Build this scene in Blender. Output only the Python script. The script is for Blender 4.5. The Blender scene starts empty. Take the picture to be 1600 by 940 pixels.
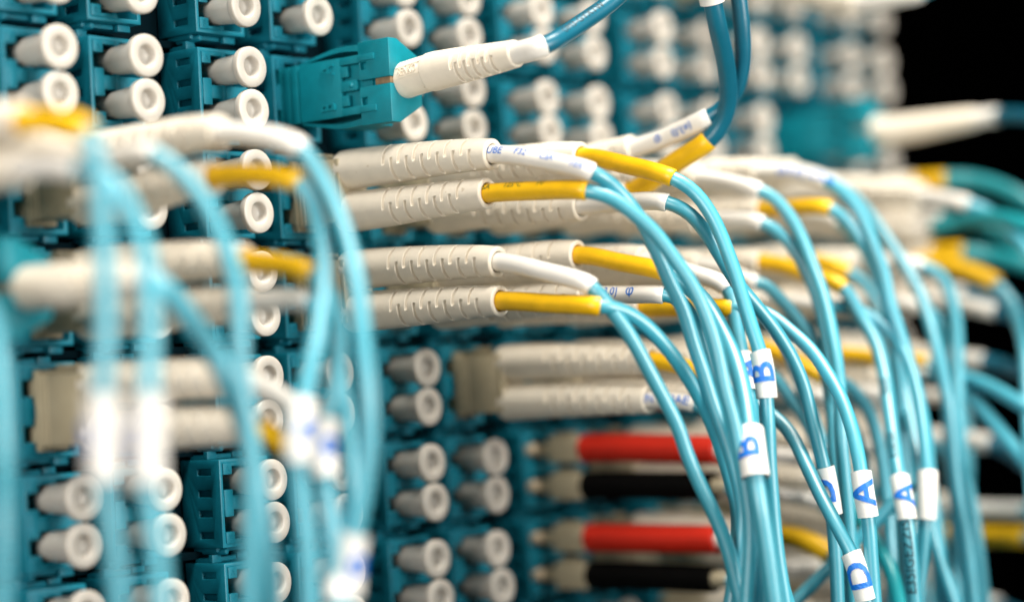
import bpy, bmesh, math, random
import numpy as np
from mathutils import Vector, Matrix

random.seed(7)
S = 0.001                      # everything below is thought in millimetres
scn = bpy.context.scene
col = scn.collection

# ------------------------------------------------------------------ camera
# panel axes: X along the patch panel, Z up, the panel looks towards -Y
FPX = 3434.45
RX, RY, RZ = -0.03267, -0.89549, -0.05617
CAM = np.array([-190.579, -227.025, -61.590])


def _rot(rx, ry, rz):
    cx, sx, cy, sy, cz, sz = math.cos(rx), math.sin(rx), math.cos(ry), math.sin(ry), math.cos(rz), math.sin(rz)
    a = np.array([[1, 0, 0], [0, cx, -sx], [0, sx, cx]])
    b = np.array([[cy, 0, sy], [0, 1, 0], [-sy, 0, cy]])
    c = np.array([[cz, -sz, 0], [sz, cz, 0], [0, 0, 1]])
    return c @ a @ b


RM = _rot(RX, RY, RZ) @ np.array([[1, 0, 0], [0, 0, -1], [0, 1, 0]], float)   # rows: right, down, forward
FOCUS = 316.0
cd = bpy.data.cameras.new('camera')
cam = bpy.data.objects.new('camera', cd)
col.objects.link(cam)
r_, d_, f_ = RM
cam.matrix_world = Matrix(((r_[0], -d_[0], -f_[0], CAM[0] * S), (r_[1], -d_[1], -f_[1], CAM[1] * S),
                           (r_[2], -d_[2], -f_[2], CAM[2] * S), (0, 0, 0, 1)))
cd.sensor_width = 36
cd.lens = FPX / 1600 * 36
cd.clip_start = 0.01
cd.clip_end = 20
cd.dof.use_dof = True
cd.dof.focus_distance = FOCUS * S
cd.dof.aperture_fstop = cd.lens / 11.8
cd.dof.aperture_blades = 0
scn.camera = cam

# ------------------------------------------------------------------ world, lamps, exposure
w = bpy.data.worlds.new('World')
scn.world = w
w.use_nodes = True
bg = w.node_tree.nodes['Background']
bg.inputs[0].default_value = (0.30, 0.62, 0.75, 1)
bg.inputs[1].default_value = 0.02


def area(name, loc, target, size, power, colour):
    l = bpy.data.lights.new(name, 'AREA')
    l.shape = 'RECTANGLE'
    l.size, l.size_y = size[0] * S, size[1] * S
    l.energy = power
    l.color = colour
    o = bpy.data.objects.new(name, l)
    col.objects.link(o)
    o.location = Vector(loc) * S
    o.rotation_euler = (Vector(target) - Vector(loc)).to_track_quat('-Z', 'Y').to_euler()
    return o


area('ceiling_lamp', (70, -310, 740), (50, -30, -60), (620, 220), 18.5, (1.0, 0.94, 0.84))
area('front_fill', (60, -520, 0), (20, 0, -80), (220, 220), 3.2, (1.0, 0.95, 0.87))  # added front fill for caps and adapter faces, no known fixture
area('left_fill', (-470, -190, 10), (20, -30, -70), (180, 240), 2.2, (1.0, 0.95, 0.88))  # added grazing fill from the left for boots, clips and plug sides
scn.view_settings.view_transform = 'Standard'
scn.view_settings.look = 'None'
scn.view_settings.gamma = 1
scn.view_settings.exposure = -0.03
scn.cycles.use_denoising = True
scn.cycles.max_bounces = 8
scn.cycles.caustics_reflective = False
scn.cycles.caustics_refractive = False


# ------------------------------------------------------------------ pixel <-> place helpers
def project(P):
    q = RM @ (np.array(P, float) - CAM)
    return 800 + FPX * q[0] / q[2], 470 + FPX * q[1] / q[2], q[2]


def ray(px, py):
    return RM.T @ np.array([(px - 800) / FPX, (py - 470) / FPX, 1.0])


def at_depth(px, py, depth):
    return CAM + depth * ray(px, py)


def at_x(px, py, x):
    v = ray(px, py)
    return CAM + v * ((x - CAM[0]) / v[0])


# ------------------------------------------------------------------ materials
def mat(name, base, rough=0.45, noise=0.06, nscale=900, bump=0.05, bscale=4000, coat=0.0, crough=0.25, cior=1.5, spec=0.5, sss=0.0, dirt=None, vary=0.0):
    m = bpy.data.materials.new(name)
    m.use_nodes = True
    nt = m.node_tree
    b = nt.nodes['Principled BSDF']
    tc = nt.nodes.new('ShaderNodeTexCoord')
    n = nt.nodes.new('ShaderNodeTexNoise')
    n.inputs['Scale'].default_value = nscale
    n.inputs['Detail'].default_value = 4
    nt.links.new(tc.outputs['Object'], n.inputs['Vector'])
    r = nt.nodes.new('ShaderNodeValToRGB')
    r.color_ramp.elements[0].position = 0.3
    r.color_ramp.elements[1].position = 0.7
    r.color_ramp.elements[0].color = tuple(max(0, c * (1 - noise)) for c in base) + (1,)
    r.color_ramp.elements[1].color = tuple(min(1, c * (1 + noise)) for c in base) + (1,)
    nt.links.new(n.outputs['Fac'], r.inputs['Fac'])
    out = r.outputs['Color']
    if dirt:
        n2 = nt.nodes.new('ShaderNodeTexNoise')
        n2.inputs['Scale'].default_value = 700
        n2.inputs['Detail'].default_value = 6
        nt.links.new(tc.outputs['Object'], n2.inputs['Vector'])
        r2 = nt.nodes.new('ShaderNodeValToRGB')
        r2.color_ramp.elements[0].position = 0.70
        r2.color_ramp.elements[1].position = 0.76
        nt.links.new(n2.outputs['Fac'], r2.inputs['Fac'])
        mx = nt.nodes.new('ShaderNodeMix')
        mx.data_type = 'RGBA'
        nt.links.new(r2.outputs['Color'], mx.inputs['Factor'])
        nt.links.new(out, mx.inputs['A'])
        mx.inputs['B'].default_value = dirt + (1,)
        out = mx.outputs['Result']
    if vary:                                   # no two mouldings are quite the same shade
        oi = nt.nodes.new('ShaderNodeObjectInfo')
        mr = nt.nodes.new('ShaderNodeMapRange')
        mr.inputs['To Min'].default_value, mr.inputs['To Max'].default_value = 1 - vary, 1 + vary
        nt.links.new(oi.outputs['Random'], mr.inputs['Value'])
        hv = nt.nodes.new('ShaderNodeHueSaturation')
        nt.links.new(mr.outputs['Result'], hv.inputs['Value'])
        nt.links.new(out, hv.inputs['Color'])
        out = hv.outputs['Color']
    nt.links.new(out, b.inputs['Base Color'])
    b.inputs['Roughness'].default_value = rough
    b.inputs['Specular IOR Level'].default_value = spec
    b.inputs['Coat Weight'].default_value = coat
    b.inputs['Coat Roughness'].default_value = crough
    b.inputs['Coat IOR'].default_value = cior
    if sss:
        b.inputs['Subsurface Weight'].default_value = sss
        b.inputs['Subsurface Radius'].default_value = (1.0, 0.8, 0.6)
        b.inputs['Subsurface Scale'].default_value = 0.0022
    if bump:
        n3 = nt.nodes.new('ShaderNodeTexNoise')
        n3.inputs['Scale'].default_value = bscale
        n3.inputs['Detail'].default_value = 3
        nt.links.new(tc.outputs['Object'], n3.inputs['Vector'])
        bp = nt.nodes.new('ShaderNodeBump')
        bp.inputs['Strength'].default_value = bump
        bp.inputs['Distance'].default_value = 0.0001
        nt.links.new(n3.outputs['Fac'], bp.inputs['Height'])
        nt.links.new(bp.outputs['Normal'], b.inputs['Normal'])
    return m


M = dict(
    adapter=mat('aqua_moulded_plastic', (0.003, 0.148, 0.215), 0.42, 0.10, 500, 0.25, spec=0.35),
    plug=mat('aqua_plug_plastic', (0.002, 0.195, 0.255), 0.42, 0.08, 500, 0.25, spec=0.35),
    panel=mat('dark_aqua_plastic', (0.0004, 0.005, 0.008), 0.85, 0.2, 300, 0.2, spec=0.03),
    black=mat('black_rubber', (0.0012, 0.0012, 0.0012), 0.85, 0.1, 500, 0.3, spec=0.08),
    backdrop=mat('black_room', (0.001, 0.001, 0.001), 0.9, 0.0, 5, 0.0, spec=0.0),
    cap=mat('white_nylon', (0.47, 0.445, 0.405), 0.42, 0.04, 400, 0.12, sss=0.3, dirt=(0.40, 0.36, 0.30), vary=0.09),
    boot=mat('cream_boot_rubber', (0.80, 0.73, 0.62), 0.46, 0.05, 350, 0.30, 2500, dirt=(0.62, 0.53, 0.41), vary=0.05),
    clip=mat('beige_plastic', (0.40, 0.345, 0.235), 0.45, 0.06, 500, 0.3),
    white=mat('white_shrink_tube', (0.82, 0.79, 0.74), 0.34, 0.03, 300, 0.15),
    yellow=mat('yellow_shrink_tube', (0.82, 0.47, 0.004), 0.38, 0.10, 350, 0.25, 2500, vary=0.06),
    red=mat('red_boot_rubber', (0.60, 0.018, 0.005), 0.5, 0.06, 400, 0.2),
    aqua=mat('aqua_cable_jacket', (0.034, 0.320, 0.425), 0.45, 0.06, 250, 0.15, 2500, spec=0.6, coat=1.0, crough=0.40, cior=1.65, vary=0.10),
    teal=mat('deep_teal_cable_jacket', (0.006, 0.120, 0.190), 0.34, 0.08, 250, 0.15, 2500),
    green=mat('green_teal_cable_jacket', (0.008, 0.250, 0.285), 0.33, 0.08, 250, 0.15, 2500),
    tag=mat('white_label_paper', (0.74, 0.72, 0.69), 0.55, 0.03, 600, 0.3, 3000),
    ink=mat('blue_ink', (0.004, 0.15, 0.60), 0.5, 0.15, 2500, 0.0),
    dark_ink=mat('dark_print_ink', (0.012, 0.05, 0.07), 0.5, 0.15, 2500, 0.0),
    green_ink=mat('olive_print_ink', (0.10, 0.11, 0.01), 0.5, 0.15, 2500, 0.0),
    brass=mat('brown_metal', (0.20, 0.14, 0.08), 0.4, 0.2, 900, 0.2),
    ceramic=mat('ivory_ferrule', (0.50, 0.40, 0.28), 0.45, 0.05, 500, 0.05),
)


# ------------------------------------------------------------------ object helpers
def tag(o, label=None, cat=None, group=None, kind=None):
    for k, v in (('label', label), ('category', cat), ('group', group), ('kind', kind)):
        if v:
            o[k] = v
    return o


def empty(name, loc=(0, 0, 0)):
    o = bpy.data.objects.new(name, None)
    o.empty_display_size = 0.002
    col.objects.link(o)
    o.location = Vector([float(v) for v in loc]) * S
    return o


def smooth(me, angle=35):
    for p in me.polygons:
        p.use_smooth = True
    bm = bmesh.new()
    bm.from_mesh(me)
    lim = math.radians(angle)
    for e in bm.edges:
        e.smooth = not (len(e.link_faces) == 2 and e.calc_face_angle(0) > lim)
    bm.to_mesh(me)
    bm.free()


def finish(bm, name, material, sm=35, mods=None):
    """bmesh in mm -> mesh in m"""
    bmesh.ops.scale(bm, vec=(S, S, S), verts=bm.verts)
    me = bpy.data.meshes.new(name)
    bm.to_mesh(me)
    bm.free()
    me.materials.append(material)
    if sm:
        smooth(me, sm)
    return me


def link(name, me, parent=None, loc=None):
    o = bpy.data.objects.new(name, me)
    col.objects.link(o)
    if parent is not None:
        o.parent = parent
    if loc is not None:
        o.location = Vector(loc) * S
    return o


def box(bm, x0, x1, y0, y1, z0, z1):
    v = [bm.verts.new(p) for p in ((x0, y0, z0), (x1, y0, z0), (x1, y1, z0), (x0, y1, z0),
                                   (x0, y0, z1), (x1, y0, z1), (x1, y1, z1), (x0, y1, z1))]
    fs = [bm.faces.new([v[i] for i in q]) for q in ((3, 2, 1, 0), (4, 5, 6, 7), (0, 1, 5, 4), (2, 3, 7, 6), (1, 2, 6, 5), (3, 0, 4, 7))]
    return v, fs


def box_mesh(name, material, boxes, bevel=0.12, seg=2):
    bm = bmesh.new()
    for b in boxes:
        t = bmesh.new()
        box(t, *b)
        if bevel:
            bmesh.ops.bevel(t, geom=list(t.edges), offset=min(bevel, 0.3 * min(b[1] - b[0], b[3] - b[2], b[5] - b[4])), segments=seg, affect='EDGES', profile=0.6)
        tmp = bpy.data.meshes.new('tmp')
        t.to_mesh(tmp)
        t.free()
        bm.from_mesh(tmp)
        bpy.data.meshes.remove(tmp)
    return finish(bm, name, material, 40)


def carved(name, material, outer, cuts, bevel=0.14, depth=None):
    """a block with pockets cut out and its edges rounded"""
    def tmp(boxes):
        bm = bmesh.new()
        if depth and boxes is prism:            # an upright outline pushed through in depth
            f = bm.faces.new([bm.verts.new((x, depth[0], z)) for x, z in outer])
            e = bmesh.ops.extrude_face_region(bm, geom=[f])
            bmesh.ops.translate(bm, vec=(0, depth[1] - depth[0], 0), verts=[g for g in e['geom'] if isinstance(g, bmesh.types.BMVert)])
            bmesh.ops.recalc_face_normals(bm, faces=bm.faces)
        else:
            for b in boxes:
                box(bm, *b)
        bmesh.ops.scale(bm, vec=(S, S, S), verts=bm.verts)
        me = bpy.data.meshes.new('tmp')
        bm.to_mesh(me)
        bm.free()
        o = bpy.data.objects.new('tmp', me)
        col.objects.link(o)
        return o
    prism = [outer]
    a, b = tmp(prism), tmp(cuts)
    md = a.modifiers.new('cut', 'BOOLEAN')
    md.operation, md.object, md.solver = 'DIFFERENCE', b, 'EXACT'
    bv = a.modifiers.new('bevel', 'BEVEL')
    bv.width, bv.segments, bv.limit_method, bv.angle_limit = bevel * S, 2, 'ANGLE', math.radians(40)
    dg = bpy.context.evaluated_depsgraph_get()
    me = bpy.data.meshes.new_from_object(a.evaluated_get(dg))
    me.name = name
    for o in (a, b):
        d = o.data
        bpy.data.objects.remove(o)
        bpy.data.meshes.remove(d)
    me.materials.clear()
    me.materials.append(material)
    smooth(me, 40)
    return me


def lathe(name, material, prof, n=40, axis='Y'):
    bm = bmesh.new()
    rings = []
    for r, y in prof:
        if r < 1e-6:
            rings.append([bm.verts.new((0, y, 0))])
        else:
            rings.append([bm.verts.new((r * math.cos(2 * math.pi * k / n), y, r * math.sin(2 * math.pi * k / n))) for k in range(n)])
    for a, b in zip(rings, rings[1:]):
        for k in range(n):
            k2 = (k + 1) % n
            if len(a) == 1 and len(b) == 1:
                continue
            if len(a) == 1:
                bm.faces.new((a[0], b[k2], b[k]))
            elif len(b) == 1:
                bm.faces.new((a[k], a[k2], b[0]))
            else:
                bm.faces.new((a[k], a[k2], b[k2], b[k]))
    bmesh.ops.recalc_face_normals(bm, faces=bm.faces)
    return finish(bm, name, material, 50)


# ------------------------------------------------------------------ centre lines
class Path:
    def __init__(self, pts, step=0.6):
        P = [np.array(p, float) for p in pts]
        P = [P[0] * 2 - P[1]] + P + [P[-1] * 2 - P[-2]]
        out, self.knots = [], []
        for i in range(1, len(P) - 2):
            p0, p1, p2, p3 = P[i - 1:i + 3]
            t0 = 0.0
            t1 = t0 + max(1e-3, np.linalg.norm(p1 - p0)) ** 0.5
            t2 = t1 + max(1e-3, np.linalg.norm(p2 - p1)) ** 0.5
            t3 = t2 + max(1e-3, np.linalg.norm(p3 - p2)) ** 0.5
            n = max(3, int(np.linalg.norm(p2 - p1) / step))
            self.knots.append(len(out))
            for k in range(n):
                t = t1 + (t2 - t1) * k / n
                a1 = (t1 - t) / (t1 - t0) * p0 + (t - t0) / (t1 - t0) * p1
                a2 = (t2 - t) / (t2 - t1) * p1 + (t - t1) / (t2 - t1) * p2
                a3 = (t3 - t) / (t3 - t2) * p2 + (t - t2) / (t3 - t2) * p3
                b1 = (t2 - t) / (t2 - t0) * a1 + (t - t0) / (t2 - t0) * a2
                b2 = (t3 - t) / (t3 - t1) * a2 + (t - t1) / (t3 - t1) * a3
                out.append((t2 - t) / (t2 - t1) * b1 + (t - t1) / (t2 - t1) * b2)
        self.knots.append(len(out))
        out.append(P[-2])
        out = np.array(out)
        for _ in range(4):                      # relax small wiggles, ends kept
            q = out.copy()
            q[1:-1] = 0.25 * out[:-2] + 0.5 * out[1:-1] + 0.25 * out[2:]
            out = q
        self.P = out
        self.s = np.concatenate([[0], np.cumsum(np.linalg.norm(np.diff(out, axis=0), axis=1))])
        T = np.gradient(out, axis=0)
        self.T = T / np.linalg.norm(T, axis=1)[:, None]
        self.L = self.s[-1]

    def knot_s(self, i):
        return self.s[self.knots[i]]

    def frame(self, s):
        p = np.array([np.interp(s, self.s, self.P[:, k]) for k in range(3)])
        if s > self.L:
            p = self.P[-1] + self.T[-1] * (s - self.L)
        t = np.array([np.interp(s, self.s, self.T[:, k]) for k in range(3)])
        t /= np.linalg.norm(t)
        u = CAM - p                            # the side an onlooker reads print from
        u = u - t * (u @ t)
        u /= np.linalg.norm(u)
        return p, t, u, np.cross(u, t)

    def nearest(self, px, py):
        d = [(project(p)[0] - px) ** 2 + (project(p)[1] - py) ** 2 for p in self.P]
        return self.s[int(np.argmin(d))]


def sweep(name, material, path, rings, n=20, rfun=None, sm=40):
    """rings: list of (s, r); rfun(s, theta, r) may change the radius"""
    bm = bmesh.new()
    prev = None
    for s, r in rings:
        p, t, u, v = path.frame(s)
        if r < 1e-6:
            cur = [bm.verts.new(p)]
        else:
            cur = []
            for k in range(n):
                th = 2 * math.pi * k / n
                rr = rfun(s, th, r) if rfun else r
                cur.append(bm.verts.new(p + rr * (math.cos(th) * u + math.sin(th) * v)))
        if prev is not None:
            for k in range(n):
                k2 = (k + 1) % n
                if len(prev) == 1:
                    bm.faces.new((prev[0], cur[k], cur[k2]))
                elif len(cur) == 1:
                    bm.faces.new((prev[k2], prev[k], cur[0]))
                else:
                    bm.faces.new((prev[k2], prev[k], cur[k], cur[k2]))
        prev = cur
    bmesh.ops.recalc_face_normals(bm, faces=bm.faces)
    return finish(bm, name, material, sm)


def tube_rings(s0, s1, r, step=1.2, cap0=True, cap1=True):
    out = []
    if cap0:
        out += [(s0, 0), (s0, r * 0.85), (s0 + 0.15, r)]
    n = max(2, int((s1 - s0 - 0.3) / step))
    for k in range(n + 1):
        out.append((s0 + 0.15 + (s1 - s0 - 0.3) * k / n, r))
    if cap1:
        out += [(s1, r * 0.85), (s1, 0)]
    return out


_text = {}


def text_mesh(string, extrude=0.0, bold=0.0):
    """flat lettering, 1 high, centred; triangles cut small so that it can be bent"""
    key = (string, extrude, bold)
    if key not in _text:
        c = bpy.data.curves.new('lettering', 'FONT')
        c.body = string
        c.size = 1.0
        c.extrude = extrude
        c.offset = bold
        c.align_x, c.align_y = 'CENTER', 'CENTER'
        c.resolution_u = 3
        o = bpy.data.objects.new('lettering', c)
        col.objects.link(o)
        dg = bpy.context.evaluated_depsgraph_get()
        me = bpy.data.meshes.new_from_object(o.evaluated_get(dg))
        bpy.data.objects.remove(o)
        bpy.data.curves.remove(c)
        bm = bmesh.new()
        bm.from_mesh(me)
        bpy.data.meshes.remove(me)
        bmesh.ops.triangulate(bm, faces=bm.faces)
        if not extrude:
            for _ in range(3):
                es = [e for e in bm.edges if e.calc_length() > 0.16]
                if es:
                    bmesh.ops.subdivide_edges(bm, edges=es, cuts=1)
                    bmesh.ops.triangulate(bm, faces=bm.faces)
        V = np.array([v.co[:] for v in bm.verts])
        bm.verts.index_update()
        F = [[v.index for v in f.verts] for f in bm.faces]
        bm.free()
        _text[key] = (V, F)
    return _text[key]


def wrapped_text(name, material, path, s_mid, r, string, size, theta=0.0, flip=1, bold=0.0, relief=0.0, tall=1.0):
    V, F = text_mesh(string, 0.1 if relief else 0.0, bold)
    bm = bmesh.new()
    vs = []
    for x, y, z in V:
        p, t, u, v = path.frame(s_mid + flip * x * size)
        th = theta + flip * y * size * tall / r
        vs.append(bm.verts.new(p + (r + (0.03 if not relief else relief if z > 0 else -0.1)) * (math.cos(th) * u + math.sin(th) * v)))
    for f in F:
        try:
            bm.faces.new([vs[i] for i in f])
        except ValueError:
            pass
    return finish(bm, name, material, 0)


# ------------------------------------------------------------------ the panel grid
COLX = {-3: -55.0, -2: -35.2, -1: -20.2, 0: 0.0, 1: 15.04, 2: 35.49, 3: 50.74, 4: 70.89, 5: 86.23, 6: 105.94, 7: 120.92,
        8: 142.0, 9: 156.6, 10: 175.2, 11: 189.4, 12: 210.4, 13: 224.9}
PITCH, DUP = 14.993, 6.25


def port(c, r, tb):
    return np.array([COLX[c], 0.0, -r * PITCH - tb * DUP])


def mid(c, r):
    return np.array([COLX[c], 0.0, -r * PITCH - DUP / 2])


# ---- backdrop: the unlit room beyond the end of the rack
bd = box_mesh('background_wall', M['backdrop'], [(-900, 2200, 700, 720, -900, 900)], 0)
tag(link('background_wall', bd), kind='structure')

# ---- the panel itself
pn = empty('equipment_rack', (90, 14, -60))
tag(pn, 'long dark aqua panel behind all the adapters and plugs', 'equipment rack')
pl = box_mesh('back_plate', M['panel'], [(-170, 142, 0.5, 4, -95, 95)], 0.3)
link('back_plate', pl, pn)
rail = box_mesh('row_rail', M['panel'], [(-170, 142, -2.2, 0.3, -0.55, 0.55)], 0.15)
for r in range(-2, 9):
    link('row_rail', rail, pn, (0, 0, 60 - r * PITCH + (PITCH - DUP) / 2))

# ---- adapter prototype (front plane y = 6)
body_me = carved('adapter_body', M['adapter'], (-4.9, 4.9, 6, 14.2, -6.4, 6.4),
                 [(-4.25, 4.25, 5, 13.2, 1.0, 5.75), (-4.25, 4.25, 5, 13.2, -5.75, -1.0)] +
                 [(-5.3, -4.0, 7.9, 10.7, z - 0.5, z + 0.5) for z in (4.6, 1.45, -1.45, -4.6)])
bracket_me = box_mesh('centre_bracket', M['adapter'],
                      [(-4.24, -2.5, 5.86, 7.6, -1.95, 1.95), (-0.35, 0.35, 5.9, 11.5, -1.75, 1.75), (-2.6, -0.3, 5.9, 7.4, -0.98, 0.98)], 0.12)
tab_me = {}
for ch, sgn in (('A', 1), ('B', -1)):
    z0, z1 = sorted((sgn * 4.15, sgn * 5.8))
    s0, s1 = sorted((sgn * 5.1, sgn * 5.85))
    tab_me[ch] = box_mesh('key_tab', M['adapter'], [(-4.24, -2.5, 5.86, 7.4, z0, z1), (-0.25, 0.55, 5.88, 9.0, s0, s1), (-2.55, -0.2, 5.92, 7.0, sgn * 5.55 - 0.25, sgn * 5.55 + 0.25)], 0.1)
    V, F = text_mesh(ch, 0.05)
    bm = bmesh.new()
    vs = [bm.verts.new((-3.37 + 1.25 * x, 5.84 - 1.0 * z, sgn * 5.0 + 1.25 * y)) for x, y, z in V]
    for f in F:
        try:
            bm.faces.new([vs[i] for i in f])
        except ValueError:
            pass
    tab_me[ch + 't'] = finish(bm, 'embossed_letter', M['adapter'], 0)
nub_me = lathe('locating_nub', M['adapter'], [(0, 7.0), (0.35, 7.05), (0.5, 7.3), (0.5, 13)], 14)
rib_me = box_mesh('mounting_rib', M['adapter'], [(-4.4, 1.0, 9.5, 12.5, 6.42, 7.1), (-4.7, -2.9, 8.6, 9.4, 6.42, 7.6), (2.2, 4.4, 10.5, 13, 6.42, 7.3)], 0.1)
latch_me = box_mesh('latch_arm', M['adapter'], [(-4.2, 3.6, 8.2, 13, -7.05, -6.42), (1.6, 3.9, 7.2, 8.0, -7.4, -6.42)], 0.12)

# ---- dust cap prototype (face ring plane y = 0)
flange_me = lathe('flange', M['cap'], [(2.0, 1.3), (2.80, 1.28), (2.93, 1.18), (2.98, 1.0), (2.98, 0.22), (2.93, 0.07), (2.82, 0.0), (1.72, 0.0), (1.58, 0.05),
                                      (1.50, 0.16), (1.37, 0.8), (1.28, 1.25), (1.1, 1.38), (0, 1.4)], 56)
barrel_me = lathe('barrel', M['cap'], [(1.9, 1.3), (2.30, 1.31), (2.28, 1.9), (2.10, 4.5), (1.85, 8.0), (1.8, 11.5), (1.4, 12), (0, 12)], 44)

# ---- what sits in which adapter
UNI = {(3, 1), (11, 1), (-1, 3)}
PLUG = {}        # (c, r) -> set of ports taken
for c, r in [(0, 2), (-2, 2), (-1, 2), (0, 3), (0, 4), (-2, 3)] + [(c, 2) for c in range(3, 12) if c != 9] + [(c, 3) for c in range(3, 12)] + \
        [(c, 4) for c in range(5, 11)] + [(9, -1)] + [(c, 5) for c in (6, 7, 8, 9, 10)] + [(6, 6), (9, 6), (10, 6), (8, 7), (10, 7)]:
    PLUG[(c, r)] = {0, 1}
PLUG[(7, 6)] = {0}
PLUG[(8, 6)] = {1}
for k in UNI:
    PLUG[k] = {0, 1}

ORD = ['', 'first', 'second', 'third', 'fourth', 'fifth', 'sixth', 'seventh', 'eighth', 'ninth', 'tenth', 'eleventh', 'twelfth', 'thirteenth', 'fourteenth', 'fifteenth']


def in_view(P, m=45):
    x, y, z = project(P)
    return -m < x < 1600 + m and -m < y < 940 + m


first_col = True
CELLS = {}
for c in sorted(COLX):
    n = 0
    for r in range(-2, 9):
        a, b = in_view(port(c, r, 0), 40), in_view(port(c, r, 1), 40)
        if (c, r) in PLUG or a or b:
            n += 1
            CELLS[(c, r)] = n
cols_seen = [c for c in sorted(COLX) if any(k[0] == c and in_view(mid(*k), 20) for k in CELLS)]
for (c, r), n in CELLS.items():
    m = mid(c, r)
    taken = PLUG.get((c, r), set())
    if c in cols_seen:
        where = f'{ORD[n]} down in {ORD[cols_seen.index(c) + 1]} column from left'
    else:
        where = ('far beyond the left edge, row ' if c == -2 else 'just beyond the left edge, row ') + ORD[r + 1]
    fill = 'filled by a plug' if len(taken) == 2 else ('with two white caps' if not taken else 'with one plug')
    root = empty('fibre_adapter', m)
    tag(root, f'aqua duplex adapter {fill}, {where}', 'adapter', 'aqua adapters in the patch panel')
    link('adapter_body', body_me, root)
    link('centre_bracket', bracket_me, root)
    for ch in 'AB':
        t = link('key_tab', tab_me[ch], root)
        if c < 6:
            link('embossed_letter', tab_me[ch + 't'], t)
    link('locating_nub', nub_me, root, (-3.2, 0, -7.0))
    link('mounting_rib', rib_me, root)
    link('latch_arm', latch_me, root)
    for tb in (0, 1):
        if tb in taken:
            continue
        q = empty('dust_cap', port(c, r, tb) + np.array([random.uniform(-.12, .12), random.uniform(-.35, .35), random.uniform(-.1, .1)]))
        q.rotation_euler = (random.uniform(-.02, .02), 0, random.uniform(-.02, .02))
        tag(q, f"{('upper', 'lower')[tb]} white dust cap of the adapter {where}", 'dust cap', 'white dust caps in unused ports')
        link('barrel', barrel_me, q)
        link('flange', flange_me, q)

# ------------------------------------------------------------------ patch cords
clip_me = carved('duplex_clip', M['clip'], (-3.0, 3.0, -4.6, 5.0, -4.7, 4.7),
                 [(-3.4, -2.86, y, y + 0.35, -5, 5) for y in (2.2, 3.1, 4.0)] + [(-3.4, -2.9, -3.9, -3.6, -5, 5)], 0.12)
simplex_me = box_mesh('plug_body', M['clip'], [(-2.25, 2.25, -3.6, 2.6, -2.2, 2.2), (-1.2, 1.2, -1.5, 2.2, 2.25, 2.9), (-1.1, 1.1, 2.55, 11, -1.1, 1.1)], 0.2)
lcbody_me = box_mesh('plug_body', M['clip'], [(-2.25, 2.25, 5.05, 13, -2.25, 2.25)], 0.15)
latch2_me = box_mesh('thumb_latch', M['clip'], [(-1.3, 1.3, -1.5, 8, 4.75, 5.35), (-1.6, 1.6, 0.5, 2.2, 5.3, 6.0)], 0.15)
pin_me = lathe('ferrule_stub', M['ceramic'], [(0, -4.6), (0.7, -4.55), (0.95, -4.3), (0.95, 3)], 20)


def boot_shape(r0, r1, L, s0):
    twist = random.uniform(-0.25, 0.25)
    half = 0.16
    grooves = []
    k0, pitch = 0.37 * L, 0.098 * L
    for k in range(12):
        s = k0 + k * pitch * 0.5
        if s < L - 2.6:
            grooves.append((s0 + s, k % 2))

    def base(x):
        x = min(1, max(0, x))
        return r0 + (r1 - r0) * (x ** 1.35)
    rings = [(s0, 0), (s0, r0 * 0.72), (s0 + 0.25, r0 * 0.9), (s0 + 0.8, r0 * 0.985), (s0 + 1.6, r0)]
    marks = []
    for g, par in grooves:
        marks += [g - half - 0.16, g - half, g + half, g + half + 0.16]
    smp = list(np.linspace(s0 + 2.2, s0 + L - 0.5, 22)) + marks
    for s in sorted(smp):
        rings.append((s, base((s - s0) / L)))
    e = s0 + L
    rings += [(e - 0.18, r1), (e, r1 - 0.18), (e, r1 - 0.55), (e - 0.15, r1 - 0.68), (e - 2.4, r1 - 0.75), (e - 2.4, 0)]
    nr = len(rings) - 6

    def rfun(s, th, r):
        if s > s0 + L - 0.4:
            return r
        for g, par in grooves:
            if abs(s - g) <= half + 0.02:
                c0 = (0.72 if par == 0 else -0.46) + twist
                a = (th - c0 + math.pi / 2) % math.pi - math.pi / 2
                if abs(a) < math.radians(40):
                    return r - 0.42
        return r
    return rings, rfun


def solid_boot(r0, r1, L, s0):
    e = s0 + L
    return [(s0, 0), (s0, r0 * 0.8), (s0 + 0.4, r0)] + [(s, r0 + (r1 - r0) * (s - s0) / L) for s in np.linspace(s0 + 1, e - 0.5, 14)] + \
        [(e - 0.15, r1), (e, r1 - 0.2), (e, r1 - 0.7), (e - 2.4, r1 - 0.8), (e - 2.4, 0)], None


def paper_tag(path, s_mid, length, r, name='cable_tag'):
    bm = bmesh.new()
    ns, nt_ = 10, 44
    a0, a1 = math.radians(-205), math.radians(195)
    grid = []
    for i in range(ns + 1):
        s = s_mid - length / 2 + length * i / ns
        row = []
        p, t, u, v = path.frame(s)
        for k in range(nt_ + 1):
            th = a0 + (a1 - a0) * k / nt_
            rr = r + 0.16 * k / nt_
            row.append(bm.verts.new(p + rr * (math.cos(th) * u + math.sin(th) * v)))
        grid.append(row)
    for i in range(ns):
        for k in range(nt_):
            bm.faces.new((grid[i][k], grid[i][k + 1], grid[i + 1][k + 1], grid[i + 1][k]))
    me = finish(bm, name, M['tag'], 60)
    return me


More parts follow.
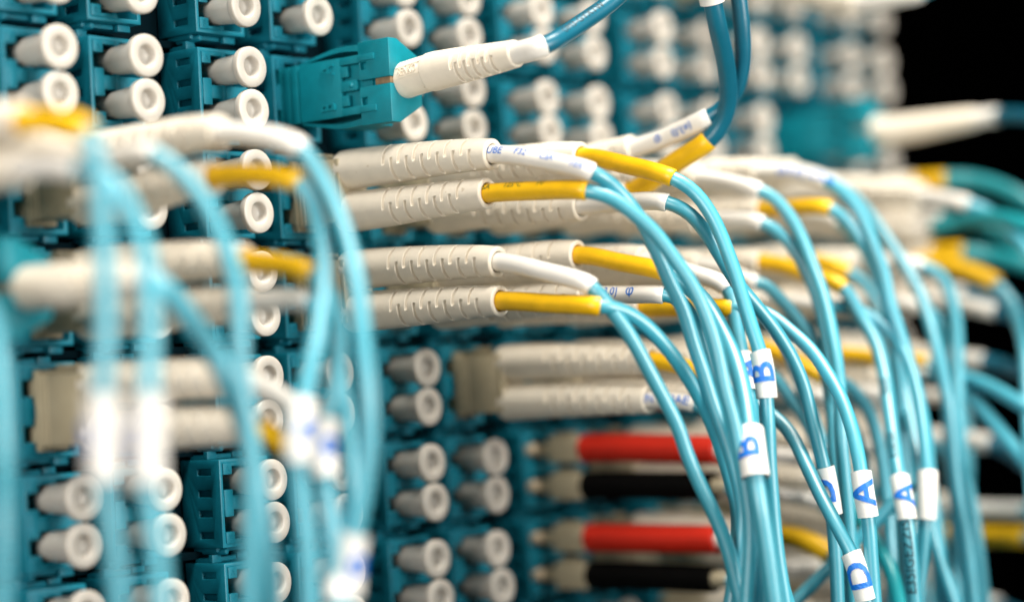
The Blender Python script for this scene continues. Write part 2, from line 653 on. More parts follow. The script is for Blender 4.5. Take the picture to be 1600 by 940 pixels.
def fibre(root, start, boot_end, sleeve, cable, d0=2.5, boot='boot', r0=3.05, r1=2.2, sleeve_col='white', sleeve_r=1.36, cable_col='aqua',
          cable_r=1.04, zend=None, tags=(), prints=(), xoff=(0, 0), plain=False, ctrl=8, dz=0.0):
    """start: port point; boot_end, sleeve: image points on the plug's own upright plane; cable: image points, with a depth that runs on to zend"""
    X = start[0]
    p0 = start + np.array([0, -d0, 0])
    p1 = start + np.array([0, -d0 - ctrl, 0])
    be = at_x(boot_end[0], boot_end[1], X + xoff[0])
    sl = [at_x(q[0], q[1], X + xoff[0] + (xoff[1] - xoff[0]) * (i + 1) / len(sleeve)) for i, q in enumerate(sleeve)]
    pts = [p0, p1, be] + sl
    zs = project(sl[-1])[2]
    if zend is None:
        zend = zs
    prev = np.array(project(sl[-1])[:2])
    acc, lens = 0.0, []
    for q in cable:
        acc += math.hypot(q[0] - prev[0], q[1] - prev[1])
        prev = np.array(q[:2])
        lens.append(acc)
    z_from, a_from = zs, 0.0
    for i, q in enumerate(cable):
        f = min(1.0, lens[i] / min(acc, 420.0)) if acc else 1
        f = f * f * (3 - 2 * f)
        pts.append(at_depth(q[0], q[1], zs + (zend - zs) * f + dz * min(1.0, lens[i] / 60)))
    q = pts[-1] - pts[-2]                      # the cable runs on beyond the frame
    pts.append(pts[-1] + q / np.linalg.norm(q) * 35)
    path = Path(pts)
    sb, ss = path.knot_s(2), path.knot_s(2 + len(sleeve))
    if boot == 'boot' and not plain:
        rings, rf = boot_shape(r0, r1, sb, 0.0)
    else:
        rings, rf = solid_boot(r0, r1, sb, 0.0)
    bo = link('boot', sweep('boot', M[boot], path, rings, 48, rf, 30), root)
    so = link('sleeve', sweep('sleeve', M[sleeve_col], path,
                              tube_rings(sb - 2.2, ss, sleeve_r, 0.9, cap1=False) +
                              [(ss, sleeve_r - 0.12), (ss, sleeve_r - 0.28), (ss - 0.6, sleeve_r - 0.34), (ss - 0.6, 0)], 26), root)
    co = link('cable', sweep('cable', M[cable_col], path, tube_rings(ss - 1.5, path.L, cable_r, 1.3), 22), root)
    for string, px, py, size, th, flip, ink in prints:
        s = path.nearest(px, py)
        on_sleeve = s < ss
        on_boot = s < sb
        rr = sleeve_r if on_sleeve else cable_r
        link('print', wrapped_text('print', M[ink], path, s, rr, string, size, th, flip, 0.012), so if on_sleeve else co)
    for tg in tags:
        px, py, string, length, r, th = tg
        s = path.nearest(px, py)
        t = link('cable_tag', paper_tag(path, s, length, r), root)
        if string:
            link('tag_letter', wrapped_text('tag_letter', M['ink'], path, s - 0.1, r + 0.17, string, 5.3, th, -1, 0.022), t)
    return path


def cord(c, r, label, fibres, clip=True, simplex=False, group='fibre patch cords plugged into the panel'):
    m = mid(c, r)
    root = empty('patch_cable', (0, 0, 0))
    tag(root, label, 'patch cord', group)
    if simplex:
        for tb in {f['p'] for f in fibres}:
            q = port(c, r, tb)
            link('plug_body', simplex_me, root, q)
            link('ferrule_stub', pin_me, root, q + np.array([-2.6, 9.7, 0.2]))
    elif clip:
        link('duplex_clip', clip_me, root, m)
        link('thumb_latch', latch2_me, root, m)
        for tb in (0, 1):
            link('plug_body', lcbody_me, root, port(c, r, tb))
    for f in fibres:
        f = dict(f)
        p = f.pop('p')
        fibre(root, port(c, r, p), **f)
    return root


def F(p, boot_end, sleeve, cable, **k):
    d = dict(p=p, boot_end=boot_end, sleeve=sleeve if isinstance(sleeve, list) else [sleeve], cable=cable)
    d.update(k)
    return d


# -- foreground, left
cord(-2, 2, 'blurred patch cord at the left edge, its two cables with white tags side by side',
     [F(0, (35, 190), [(135, 205)], [(150, 245), (158, 320), (163, 420), (165, 520), (160, 610), (158, 700), (165, 770), (178, 850), (190, 980)], sleeve_col='yellow', zend=231,
        tags=[(160, 684, 'B', 9, 1.75, -1.5)]),
      F(1, (30, 262), [(120, 262)], [(165, 275), (200, 320), (225, 385), (235, 480), (232, 600), (230, 700), (232, 770), (245, 850), (255, 980)], zend=231,
        tags=[(231, 684, 'A', 9, 1.75, -1.5)])])
cord(-1, 2, 'blurred patch cord between the two upper left ones, its single pale cable slanting down right',
     [F(0, (150, 252), [(238, 240)], [(270, 260), (305, 296), (338, 350), (362, 415), (374, 480), (374, 560), (384, 640), (392, 720), (392, 820), (388, 980)], zend=246)])
cord(0, 2, 'blurred patch cord with long cream boots, upper left, its yellow sleeve crossing a dust cap',
     [F(0, (345, 207), [(470, 232)], [(492, 262), (522, 318), (545, 385), (560, 460), (568, 540), (576, 620), (577, 700), (568, 770), (552, 850), (540, 980)], zend=252,
        tags=[(548, 880, 'B', 7, 1.5, 1.15)]),
      F(1, (335, 276), [(466, 285)], [(486, 310), (502, 370), (507, 430), (500, 500), (482, 590), (466, 680), (470, 770), (480, 850), (485, 980)], sleeve_col='yellow', zend=250,
        tags=[(466, 672, 'A', 7, 1.5, 1.15)])])
cord(0, 3, 'blurred patch cord below the upper left boots, yellow sleeve over its white sleeve',
     [F(0, (382, 408), [(487, 428)], [(510, 452), (528, 505), (527, 580), (513, 650), (505, 710), (512, 780), (520, 860), (525, 980)], sleeve_col='yellow', zend=252,
        tags=[(506, 706, 'B', 7, 1.5, 1.15)]),
      F(1, (390, 472), [(480, 470)], [(500, 485), (520, 540), (535, 620), (545, 700), (548, 800), (540, 900), (535, 980)], zend=258)])
cord(0, 4, 'blurred patch cord with large beige clip at lower left, white sleeve drooping right',
     [F(0, (390, 598), [(462, 640)], [(480, 675), (498, 730), (515, 790), (527, 860), (530, 980)], zend=250, tags=[(524, 885, 'A', 8, 1.6, 1.15)]),
      F(1, (408, 672), [(452, 705)], [(470, 760), (480, 850), (470, 980)], sleeve_col='yellow', zend=258)])
cord(-2, 3, 'blurred aqua cable hanging down along the left edge of the frame',
     [F(0, (-95, 440), [(-50, 445)], [(-22, 470), (-2, 540), (5, 650), (8, 780), (3, 980)], zend=236)])

# -- the sharp plugs in the middle
cord(3, 2, 'sharp patch cord with slotted cream boots, printed white sleeve above a printed yellow sleeve',
     [F(0, (770, 241), [(850, 251), (925, 269)], [(957, 290), (983, 318), (1008, 354), (1030, 402), (1047, 441), (1068, 484), (1084, 538), (1098, 577), (1112, 623), (1132, 679), (1150, 740), (1160, 790), (1157, 850), (1138, 960)],
        zend=303, dz=2.6, prints=[('TUBE', 779, 238, 1.55, 0.45, 1, 'ink'), ('F32', 820, 240, 1.45, 0.55, 1, 'ink'), ('CSA', 864, 246, 1.45, 0.5, 1, 'ink'), ('105', 909, 258, 1.35, 0.3, 1, 'ink')]),
      F(1, (762, 302), [(840, 298), (916, 298)], [(957, 310), (992, 335), (1023, 363), (1052, 402), (1079, 441), (1100, 484), (1118, 538), (1133, 609), (1148, 665), (1162, 745), (1172, 821), (1166, 960)],
        sleeve_col='yellow', zend=300, prints=[('CSA', 764, 294, 1.35, 0.75, 1, 'green_ink'), ('125\u00b0C', 806, 293, 1.25, 0.8, 1, 'green_ink'), ('FV', 851, 293, 1.25, 0.85, 1, 'green_ink')])])
cord(3, 3, 'sharp patch cord in the middle whose plain white sleeve bends down over a yellow sleeve',
     [F(0, (778, 409), [(850, 424), (924, 447)], [(946, 472), (980, 517), (1008, 567), (1033, 614), (1059, 665), (1072, 705), (1092, 753), (1115, 800), (1137, 856), (1162, 960)], zend=303),
      F(1, (782, 470), [(860, 474), (936, 478)], [(970, 484), (1008, 507), (1047, 549), (1078, 594), (1104, 642), (1124, 692), (1140, 745), (1152, 795), (1152, 860), (1140, 960)], sleeve_col='yellow', zend=308, dz=2.2)])
cord(4, 2, 'patch cord with curving yellow sleeve above a plain white one, feeding the upper B tag',
     [F(0, (908, 245), [(980, 258), (1051, 278)], [(1081, 296), (1104, 323), (1123, 358), (1137, 394), (1150, 430), (1162, 470), (1175, 512), (1188, 552), (1195, 592), (1199, 645), (1201, 700), (1205, 760), (1213, 850), (1230, 960)],
        sleeve_col='yellow', zend=308, tags=[(1194, 588, 'B', 6.6, 1.42, -0.05)]),
      F(1, (908, 322), [(975, 316), (1042, 316)], [(1078, 334), (1104, 365), (1127, 402), (1150, 440), (1180, 476), (1206, 508), (1234, 552), (1254, 597), (1268, 651), (1280, 700), (1290, 740), (1300, 800), (1306, 870), (1310, 960)],
        zend=322, tags=[(1295, 768, 'D', 7, 1.4, -0.5)])])
cord(4, 3, 'patch cord with short yellow sleeve over printed white one, feeding the large lower B tag',
     [F(0, (903, 398), [(970, 410), (1042, 426)], [(1072, 444), (1100, 470), (1124, 508), (1146, 556), (1162, 614), (1171, 671), (1177, 720), (1185, 775), (1197, 849), (1212, 960)], sleeve_col='yellow', zend=297,
        tags=[(1174, 708, 'B', 7.2, 1.85, -0.3)], cable_r=1.25),
      F(1, (915, 462), [(980, 460), (1036, 460)], [(1056, 464), (1078, 490), (1095, 530), (1112, 590), (1137, 660), (1165, 735), (1188, 800), (1207, 860), (1236, 960)], zend=312,
        prints=[('(\u00f83,0)', 953, 455, 1.75, 0.4, 1, 'ink'), ('\u03c6', 990, 453, 2.2, 0.45, 1, 'ink')])])
cord(5, 2, 'patch cord whose printed white and yellow sleeves rise to dark teal cables at top',
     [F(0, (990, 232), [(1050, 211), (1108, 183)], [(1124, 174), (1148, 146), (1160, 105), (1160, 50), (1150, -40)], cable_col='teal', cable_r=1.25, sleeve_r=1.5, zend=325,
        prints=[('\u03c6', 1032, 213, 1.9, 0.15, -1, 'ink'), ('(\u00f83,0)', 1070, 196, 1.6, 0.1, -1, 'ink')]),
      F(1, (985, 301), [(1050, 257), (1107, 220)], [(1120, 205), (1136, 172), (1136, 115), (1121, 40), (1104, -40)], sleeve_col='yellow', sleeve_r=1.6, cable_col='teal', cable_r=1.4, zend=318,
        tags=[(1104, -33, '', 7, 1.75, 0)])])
cord(5, 3, 'patch cord half hidden behind the cable bundle, white sleeve over yellow, feeding two A tags',
     [F(0, (1005, 406), [(1070, 424), (1136, 449)], [(1143, 468), (1149, 500), (1158, 545), (1168, 590), (1175, 640), (1177, 700), (1190, 770), (1193, 850), (1186, 960)], zend=312, tags=[(1167, 586, 'A', 6.6, 1.4, 0.3)]),
      F(1, (1004, 482), [(1075, 480), (1143, 480)], [(1170, 480), (1203, 492), (1234, 516), (1266, 545), (1293, 583), (1316, 625), (1334, 679), (1343, 722), (1350, 772), (1357, 812), (1363, 891), (1368, 960)], sleeve_col='yellow', zend=313,
        tags=[(1350, 771, 'A', 6.4, 1.42, 0.05)])])

# -- teal single boot plugs


def uniboot(c, r, label, boot_mid, boot_end, sleeve, cable, zend, cable_col, prints=(), detail=True):
    m = mid(c, r)
    root = empty('patch_cable', (0, 0, 0))
    tag(root, label, 'patch cord', 'aqua plugs with one shared boot')
    P = M['plug']
    # housing, local: y = -(distance in front of the face plane), the side with the letters looks to -X
    h = link('plug_housing', box_mesh('plug_housing', P, [(-2.6, 3.4, -12, 9.5, -4.2, 4.2)], 0.2), root, m)
    side = [(-3.6, -2.55, -6.6, 1.9, -4.35, 4.35)] + [(-3.6, -2.58, y, y + 1.45, -4.35, 4.35) for y in (2.2, 3.85, 5.5)] + \
           [(-3.1, -2.57, 1.5, 7.0, -4.3, 4.3)]
    for sg in (1, -1):
        side.append((-3.58, -2.56, -7.9, -6.45) + tuple(sorted((sg * 1.35, sg * 2.95))))
        side.append((-3.59, -2.53, -10.6, -6.4) + tuple(sorted((sg * 3.15, sg * 4.32))))
        side.append((-3.75, -2.5, -13.4, -10.2) + tuple(sorted((sg * 3.3, sg * 4.25))))
    side.append((-3.57, -2.54, -9.6, -6.3, -0.77, 0.77))
    link('side_plate', box_mesh('side_plate', P, side, 0.13), h)
    pin = link('lock_pin', lathe('lock_pin', P, [(0, -0.36), (0.26, -0.3), (0.4, -0.1), (0.42, 0.4)], 16), h)
    pin.matrix_local = Matrix.Translation(Vector((-3.57, -8.7, 0)) * S) @ Matrix.Rotation(math.radians(-90), 4, 'Z')
    me = carved('plug_head', P, [(-3.45, 6.15), (-1.6, 6.15), (3.45, 3.5), (3.45, -3.5), (-1.6, -6.15), (-3.45, -6.15)],
                [(-4, -2.2, -17, -10, -0.5, 0.5)] + [(-4, -2.4, -11.6, -10.45, z - 0.55, z + 0.55) for z in (2.6, -2.6)], 0.42, (-16.2, -10.2))
    hd = link('plug_head', me, root, m)
    link('slot_insert', box_mesh('slot_insert', M['brass'], [(-3.3, -2.1, -16.1, -13.2, -0.47, 0.47)], 0.06), hd)
    for sg in (1, -1):
        pb = Path([(0, 2.2, sg * 4.5), (0, -2, sg * 5.35), (0, -6, sg * 5.95), (0, -10.6, sg * 5.75)], 0.5)
        bm = bmesh.new()
        prev = None
        for s in np.linspace(0, pb.L, 18):
            p = np.array([np.interp(s, pb.s, pb.P[:, k]) for k in range(3)])
            th = 0.12 + 0.75 * (s / pb.L) ** 0.8
            lo, hi = p[2] - sg * th, p[2] + sg * 0.12
            cur = [bm.verts.new(q) for q in ((-2.9, p[1], lo), (2.9, p[1], lo), (2.9, p[1], hi), (-2.9, p[1], hi))]
            if prev:
                for k in range(4):
                    bm.faces.new((prev[k], prev[(k + 1) % 4], cur[(k + 1) % 4], cur[k]))
            else:
                bm.faces.new(cur)
            prev = cur
        bm.faces.new(prev[::-1])
        bmesh.ops.recalc_face_normals(bm, faces=bm.faces)
        link('release_latch', finish(bm, 'release_latch', P, 35), root, m)
    for ch, zz in (('A', 2.75), ('B', -2.75)):
        V, Fc = text_mesh(ch, 0.2, 0.012)
        bm = bmesh.new()
        # the top of each letter points into the panel, its foot towards the boot
        vs = [bm.verts.new((-3.64 - 2.0 * z, -4.2 + y * 3.9, zz + x * 2.3)) for x, y, z in V]
        for f in Fc:
            try:
                bm.faces.new([vs[i] for i in f])
            except ValueError:
                pass
        bmesh.ops.recalc_face_normals(bm, faces=bm.faces)
        link('embossed_letter', finish(bm, 'embossed_letter', P, 0), h)
    # boot, sleeve, cable
    X = COLX[c]
    p0 = m + np.array([0, -15.6, 0])
    bm_, be = at_x(*boot_mid, X), at_x(*boot_end, X)
    sl = at_x(*sleeve, X)
    zs = project(sl)[2]
    pts = [p0, bm_, be, sl]
    n = len(cable)
    for i, q in enumerate(cable):
        pts.append(at_depth(q[0], q[1], zs + (zend - zs) * (i + 1) / n))
    q = pts[-1] - pts[-2]
    pts.append(pts[-1] + q / np.linalg.norm(q) * 35)
    path = Path(pts)
    s1, s2, s3 = path.knot_s(1), path.knot_s(2), path.knot_s(3)
    base = link('boot_base', sweep('boot_base', M['boot'], path, [(0, 0), (0, 2.3), (0.25, 2.62), (0.8, 2.7)] + [(s, 2.68) for s in np.linspace(1.2, s1 + 0.3, 8)], 44), root)
    rings, rf = boot_shape(2.85, 1.95, s2 - s1, s1)
    rings = [(s1, 0), (s1, 2.7), (s1 + 0.2, 2.83)] + rings[4:]
    link('boot', sweep('boot', M['boot'], path, rings, 48, rf, 30), root)
    link('ferrule_ring', sweep('ferrule_ring', M['clip'], path, [(-0.4, 0), (-0.4, 2.75), (0.05, 2.75), (0.05, 2.0)], 40), root)
    if detail:
        link('embossed_brand', wrapped_text('embossed_brand', M['boot'], path, s1 * 0.60, 2.68, 'SENKO', 1.12, 0.5, 1, 0.0, 0.2, 1.6), base)
        bm = bmesh.new()
        hw, hh = 2.2, 0.82
        for a0, a1, b0, b1 in ((-hw, hw, hh, hh + 0.16), (-hw, hw, -hh - 0.16, -hh), (-hw - 0.16, -hw, -hh, hh), (hw, hw + 0.16, -hh, hh)):
            nseg = 10
            row = []
            for k in range(nseg + 1):
                a = a0 + (a1 - a0) * k / nseg
                p, t, u, v = path.frame(s1 * 0.60 + a)
                ring = []
                for b, rr in ((b0, 2.6), (b0, 2.8), (b1, 2.8), (b1, 2.6)):
                    th = 0.5 + b / 2.7
                    ring.append(bm.verts.new(p + rr * (math.cos(th) * u + math.sin(th) * v)))
                row.append(ring)
            for g, q in zip(row, row[1:]):
                for k in range(3):
                    bm.faces.new((g[k], g[k + 1], q[k + 1], q[k]))
        bmesh.ops.recalc_face_normals(bm, faces=bm.faces)
        link('embossed_frame', finish(bm, 'embossed_frame', M['boot'], 0), base)
    so = link('sleeve', sweep('sleeve', M['white'], path, tube_rings(s2 - 2.2, s3, 1.62, 0.9, cap1=False) + [(s3, 1.5), (s3, 1.4), (s3 - 0.7, 1.34), (s3 - 0.7, 0)], 28), root)
    co = link('cable', sweep('cable', M[cable_col], path, tube_rings(s3 - 1.5, path.L, 1.3, 1.3), 24), root)
    for string, px, py, size, th, flip, ink in prints:
        link('print', wrapped_text('print', M[ink], path, path.nearest(px, py), 1.3, string, size, th, flip), co)


uniboot(3, 1, 'sharp aqua plug with embossed A and B and one cream boot, top centre', (674, 113), (806, 84), (852, 71),
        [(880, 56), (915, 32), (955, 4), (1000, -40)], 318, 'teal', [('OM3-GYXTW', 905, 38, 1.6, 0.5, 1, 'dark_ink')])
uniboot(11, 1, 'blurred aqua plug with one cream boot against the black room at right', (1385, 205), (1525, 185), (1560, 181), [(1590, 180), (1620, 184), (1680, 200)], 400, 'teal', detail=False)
uniboot(-1, 3, 'blurred aqua plug at the left edge with one short cream boot', (90, 447), (220, 437), (248, 441),
        [(275, 468), (310, 516), (345, 572), (378, 650), (396, 720), (408, 790), (418, 860), (424, 980)], 252, 'aqua', detail=False)

# -- plugs further along, right of the bundle
cord(6, 2, 'patch cord behind the bundle whose white sleeve feeds one untagged aqua cable arching down',
     [F(0, (1090, 278), [(1185, 297)], [(1205, 306), (1228, 329), (1250, 366), (1268, 411), (1286, 460), (1296, 500), (1307, 560), (1313, 620), (1314, 680), (1320, 745), (1326, 810), (1334, 960)], zend=333),
      F(1, (1090, 342), [(1190, 348)], [(1225, 370), (1254, 412), (1276, 462), (1290, 520), (1300, 600), (1302, 700), (1306, 800), (1316, 960)], zend=340)])
cord(7, 2, 'patch cord with blue print on its white sleeve and yellow below, right of the bundle',
     [F(0, (1185, 268), [(1288, 282)], [(1312, 296), (1335, 320), (1353, 352), (1366, 386), (1381, 425), (1390, 470), (1403, 510), (1419, 560), (1434, 612), (1446, 670), (1456, 760), (1470, 880), (1478, 960)], zend=352,
        prints=[('(\u00f83,0) CSA', 1258, 272, 2.2, 0.4, 1, 'ink')]),
      F(1, (1190, 328), [(1296, 325)], [(1322, 345), (1358, 400), (1384, 470), (1400, 560), (1410, 680), (1418, 800), (1424, 960)], sleeve_col='yellow', zend=362)])
cord(8, 2, 'patch cord behind the printed white sleeve, its pale cable outermost of the arching pair',
     [F(0, (1240, 268), [(1305, 288)], [(1325, 300), (1347, 321), (1375, 358), (1402, 397), (1423, 431), (1440, 465), (1454, 510), (1469, 567), (1480, 623), (1487, 693), (1495, 764), (1511, 849), (1524, 960)], zend=362),
      F(1, (1245, 335), [(1310, 345)], [(1335, 370), (1370, 430), (1395, 520), (1410, 640), (1422, 800), (1430, 960)], zend=375)])
cord(10, 2, 'pair of large blurred white boots at right with two cables leaving the frame',
     [F(0, (1440, 305), [(1512, 318)], [(1535, 326), (1570, 350), (1604, 388), (1650, 450)], zend=380, r1=2.6),
      F(1, (1435, 362), [(1470, 352)], [(1500, 345), (1545, 340), (1590, 348), (1660, 380)], zend=385, r1=2.6, cable_col='green', cable_r=1.5)])
cord(11, 2, 'blurred plug with a short yellow sleeve above the large white boots and green teal cable',
     [F(0, (1430, 284), [(1478, 280)], [(1510, 280), (1555, 290), (1605, 315), (1660, 360)], sleeve_col='yellow', zend=410, cable_col='green', cable_r=1.6, r1=2.0, r0=2.6, sleeve_r=1.7),
      F(1, (1430, 340), [(1470, 340)], [(1510, 345), (1560, 365), (1610, 400), (1660, 450)], zend=410, cable_col='green')])
cord(9, -1, 'blurred cream boot crossing the top edge near the dark corner',
     [F(0, (1340, -110), [(1440, -115)], [(1480, -118), (1560, -110), (1660, -90)], zend=400), F(1, (1340, 4), [(1440, -10)], [(1480, -30), (1560, -30), (1660, -20)], zend=400)])
cord(6, 3, 'patch cord with two white sleeves behind the bundle, cables passing behind the arch',
     [F(0, (1095, 412), [(1182, 442)], [(1195, 444), (1217, 465), (1248, 500), (1272, 534), (1290, 580), (1300, 645), (1305, 720), (1320, 800), (1336, 870), (1348, 960)], zend=336),
      F(1, (1095, 476), [(1190, 492)], [(1212, 512), (1234, 555), (1258, 620), (1286, 700), (1313, 800), (1330, 960)], zend=342)])
cord(7, 3, 'patch cord whose yellow sleeve feeds the cable with dark print and the right A tag',
     [F(0, (1190, 409), [(1255, 425), (1317, 449)], [(1331, 470), (1346, 496), (1367, 532), (1381, 581), (1389, 637), (1397, 695), (1403, 735), (1411, 778), (1418, 820), (1424, 880), (1430, 960)], sleeve_col='yellow', zend=332,
        tags=[(1411, 775, 'A', 7, 1.45, 0.45)], cable_r=1.15,
        prints=[('ESESII', 1399, 700, 2.0, -0.2, -1, 'dark_ink'), ('EZZISG', 1419, 830, 2.2, -0.2, -1, 'dark_ink'), ('E35IG', 1426, 900, 2.2, -0.2, -1, 'dark_ink'), ('IEEE', 1386, 610, 2.0, -0.2, -1, 'dark_ink')]),
      F(1, (1190, 468), [(1300, 478)], [(1332, 480), (1358, 493), (1393, 519), (1417, 558), (1433, 609), (1444, 679), (1449, 740), (1448, 780), (1445, 825), (1440, 880), (1432, 960)], zend=340,
        tags=[(1448, 774, '', 7.4, 1.55, 0)])])
cord(8, 3, 'patch cord whose yellow sleeve peeks out behind the arching cable, loose cable fanning right',
     [F(0, (1240, 402), [(1325, 425)], [(1350, 442), (1378, 490), (1400, 560), (1420, 640), (1438, 740), (1457, 838), (1473, 891), (1500, 970)], sleeve_col='yellow', zend=350),
      F(1, (1245, 470), [(1330, 480)], [(1352, 495), (1385, 560), (1400, 650), (1402, 760), (1400, 960)], zend=370)])
cord(9, 3, 'blurred grey white boots between the two yellow sleeves at right',
     [F(0, (1335, 408), [(1440, 415)], [(1470, 430), (1490, 480), (1497, 560), (1500, 680), (1524, 820), (1540, 960)], zend=372),
      F(1, (1335, 468), [(1440, 480)], [(1465, 500), (1478, 580), (1485, 700), (1500, 830), (1508, 960)], zend=375)])
cord(10, 3, 'blurred patch cord with a long drooping yellow sleeve at the right edge',
     [F(0, (1432, 408), [(1500, 419), (1556, 443)], [(1578, 468), (1592, 505), (1602, 550), (1606, 640)], sleeve_col='yellow', zend=370, sleeve_r=1.75, r1=2.5),
      F(1, (1445, 466), [(1556, 486)], [(1585, 494), (1620, 515), (1660, 550)], zend=385, cable_col='teal', cable_r=1.3, sleeve_r=1.6)])
cord(11, 3, 'blurred plug with a stubby yellow sleeve and thick green teal cable leaving at right',
     [F(0, (1458, 396), [(1506, 394)], [(1545, 399), (1600, 412), (1660, 435)], sleeve_col='yellow', zend=410, cable_col='green', cable_r=1.7, sleeve_r=1.8),
      F(1, (1458, 455), [(1506, 455)], [(1545, 462), (1600, 480), (1660, 500)], zend=420, cable_col='teal')])
cord(5, 4, 'patch cord with plain beige clip below the middle, yellow sleeve over blue printed white',
     [F(0, (1018, 563), [(1060, 570), (1098, 586)], [(1120, 602), (1160, 620), (1209, 650), (1234, 675), (1258, 722), (1282, 773), (1307, 820), (1332, 868), (1343, 900), (1362, 970)], sleeve_col='yellow', zend=313,
        tags=[(1341, 899, 'D', 6.8, 1.5, 0.0)]),
      F(1, (1015, 624), [(1085, 630)], [(1110, 645), (1140, 690), (1172, 760), (1186, 840), (1190, 960)], zend=325,
        prints=[('IN', 1024, 620, 1.9, 0.1, 1, 'ink'), ('3AE', 1065, 624, 1.9, 0.1, 1, 'ink')])])
cord(6, 4, 'patch cord with white sleeves behind the bundle, right of the plain beige clip',
     [F(0, (1088, 560), [(1180, 572)], [(1209, 588), (1232, 616), (1264, 665), (1291, 735), (1318, 815), (1336, 960)], zend=336),
      F(1, (1090, 618), [(1182, 630)], [(1200, 660), (1199, 740), (1195, 850), (1190, 960)], zend=345)])
cord(7, 4, 'patch cord whose sloping yellow sleeve shows between the bundle cables',
     [F(0, (1178, 540), [(1235, 560), (1285, 588)], [(1318, 596), (1345, 622), (1364, 660), (1378, 720), (1388, 800), (1396, 960)], sleeve_col='yellow', zend=348),
      F(1, (1185, 608), [(1290, 622)], [(1320, 645), (1345, 700), (1360, 800), (1366, 960)], zend=358)])
cord(8, 4, 'patch cord with a level yellow sleeve right of the bundle, pale boot below',
     [F(0, (1300, 552), [(1372, 562)], [(1390, 575), (1403, 620), (1412, 690), (1420, 770), (1428, 960)], sleeve_col='yellow', zend=355),
      F(1, (1285, 606), [(1375, 618)], [(1394, 640), (1404, 700), (1408, 800), (1410, 960)], zend=368)])
cord(9, 4, 'blurred patch cord whose two aqua cables sweep right across the black gap',
     [F(0, (1370, 560), [(1448, 566)], [(1475, 578), (1505, 588), (1548, 604), (1600, 634), (1660, 675)], sleeve_col='yellow', zend=365, cable_r=1.2),
      F(1, (1375, 590), [(1448, 580)], [(1475, 590), (1508, 612), (1546, 652), (1578, 690), (1605, 725), (1650, 790)], zend=360, cable_r=1.2)])
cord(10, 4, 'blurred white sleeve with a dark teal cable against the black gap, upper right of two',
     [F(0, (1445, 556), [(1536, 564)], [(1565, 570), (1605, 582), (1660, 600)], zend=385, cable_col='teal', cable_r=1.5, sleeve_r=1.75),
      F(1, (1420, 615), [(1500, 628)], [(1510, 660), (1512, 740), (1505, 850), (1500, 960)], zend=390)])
# red and black pair
for row, lab in ((5, 'upper pair of smooth red and black boots on beige plugs'), (6, 'lower pair of smooth red and black boots near the bottom edge')):
    y0, y1 = (703, 759) if row == 5 else (842, 904)
    cord(6, row, lab, [F(0, (1122, y0), [(1142, y0 + 1)], [(1160, y0 + 12), (1176, y0 + 60), (1180, y0 + 160), (1182, 1000)], boot='red', r0=2.45, r1=2.3, zend=345, d0=3.2),
                       F(1, (1116, y1), [(1136, y1)], [(1156, y1 + 14), (1168, y1 + 60), (1172, y1 + 150), (1176, 1000)], boot='black', sleeve_col='clip', r0=2.4, r1=2.2, zend=348, d0=3.2)],
         simplex=True, group='red and black plug pairs')
cord(7, 5, 'patch cord behind the lower bundle with grey printed sleeve and green teal cable',
     [F(0, (1178, 706), [(1285, 724)], [(1306, 740), (1325, 766), (1341, 806), (1368, 849), (1392, 891), (1410, 970)], cable_col='green', cable_r=1.2, zend=338),
      F(1, (1178, 768), [(1282, 786)], [(1300, 800), (1318, 850), (1330, 960)], zend=352, prints=[('(\u00f83,0) CSA 125', 1240, 776, 2.2, 0.2, 1, 'dark_ink')])])
cord(8, 5, 'pale boots behind the hanging cables level with the tags, nearest of three',
     [F(0, (1268, 688), [(1370, 702)], [(1390, 715), (1408, 760), (1416, 850), (1420, 960)], zend=360),
      F(1, (1265, 748), [(1365, 760)], [(1380, 775), (1390, 850), (1392, 960)], zend=368)])
cord(9, 5, 'pale boots behind the hanging cables level with the tags, middle of three',
     [F(0, (1360, 680), [(1452, 692)], [(1475, 705), (1490, 770), (1495, 960)], zend=372),
      F(1, (1355, 742), [(1445, 760)], [(1462, 790), (1470, 960)], zend=380)])
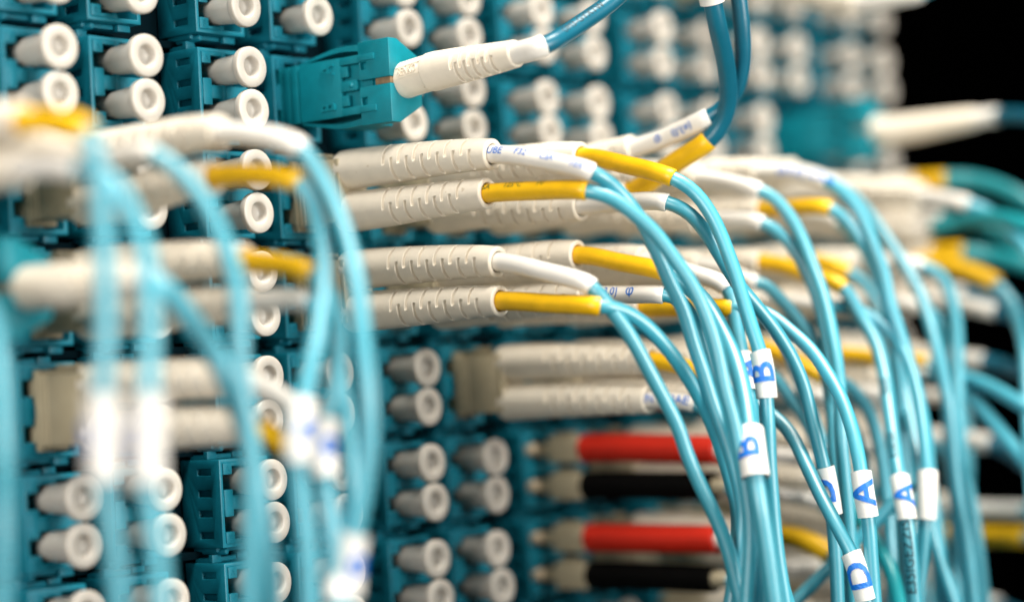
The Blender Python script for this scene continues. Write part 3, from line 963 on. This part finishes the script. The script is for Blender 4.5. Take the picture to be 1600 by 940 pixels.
cord(10, 5, 'blurred white sleeves against the black gap at right with teal cable, lower of two',
     [F(0, (1445, 680), [(1545, 692)], [(1572, 702), (1605, 726), (1660, 770)], cable_col='teal', cable_r=1.5, sleeve_r=1.75, zend=385),
      F(1, (1480, 790), [(1598, 797)], [(1620, 800), (1660, 812)], zend=385, sleeve_r=1.75)])
cord(7, 6, 'single plug whose yellow sleeve droops between the lower bundle cables',
     [F(0, (1214, 834), [(1258, 843), (1298, 866)], [(1315, 885), (1328, 920), (1336, 980)], sleeve_col='yellow', zend=342, sleeve_r=1.75)])
cord(8, 6, 'single plug whose grey printed sleeve ends in a green teal cable, bottom of the bundle',
     [F(1, (1180, 884), [(1290, 890)], [(1315, 896), (1335, 930), (1345, 990)], cable_col='green', zend=352, sleeve_r=1.9, prints=[('(\u00f83,0) 125', 1240, 880, 2.2, 0.2, 1, 'dark_ink')])])
cord(9, 6, 'pale boots behind the hanging cables near the bottom edge, left of the yellow sleeve',
     [F(0, (1350, 820), [(1440, 835)], [(1456, 850), (1466, 960)], zend=380), F(1, (1345, 885), [(1430, 900)], [(1444, 920), (1450, 990)], zend=385)])
cord(10, 6, 'blurred yellow sleeve leaving the frame at the lower right edge',
     [F(0, (1440, 828), [(1600, 838)], [(1625, 842), (1670, 850)], sleeve_col='yellow', sleeve_r=1.9, zend=388),
      F(1, (1430, 890), [(1500, 915)], [(1515, 935), (1522, 990)], zend=390)])
cord(8, 7, 'pale boots cut off by the bottom edge beside the bundle',
     [F(0, (1270, 960), [(1350, 985)], [(1370, 1010), (1380, 1060)], zend=370), F(1, (1270, 1010), [(1350, 1040)], [(1370, 1060), (1380, 1100)], zend=372)])
cord(10, 7, 'blurred white sleeve cut off by the bottom edge at lower right',
     [F(0, (1460, 930), [(1560, 945)], [(1590, 955), (1640, 980)], zend=385, cable_col='teal', sleeve_r=1.8), F(1, (1450, 990), [(1540, 1010)], [(1560, 1030), (1600, 1060)], zend=385)])

for o in scn.objects:
    if o.parent is None and 'label' in o.keys() and not 4 <= len(o['label'].split()) <= 16:
        print('LABEL', len(o['label'].split()), o['label'])
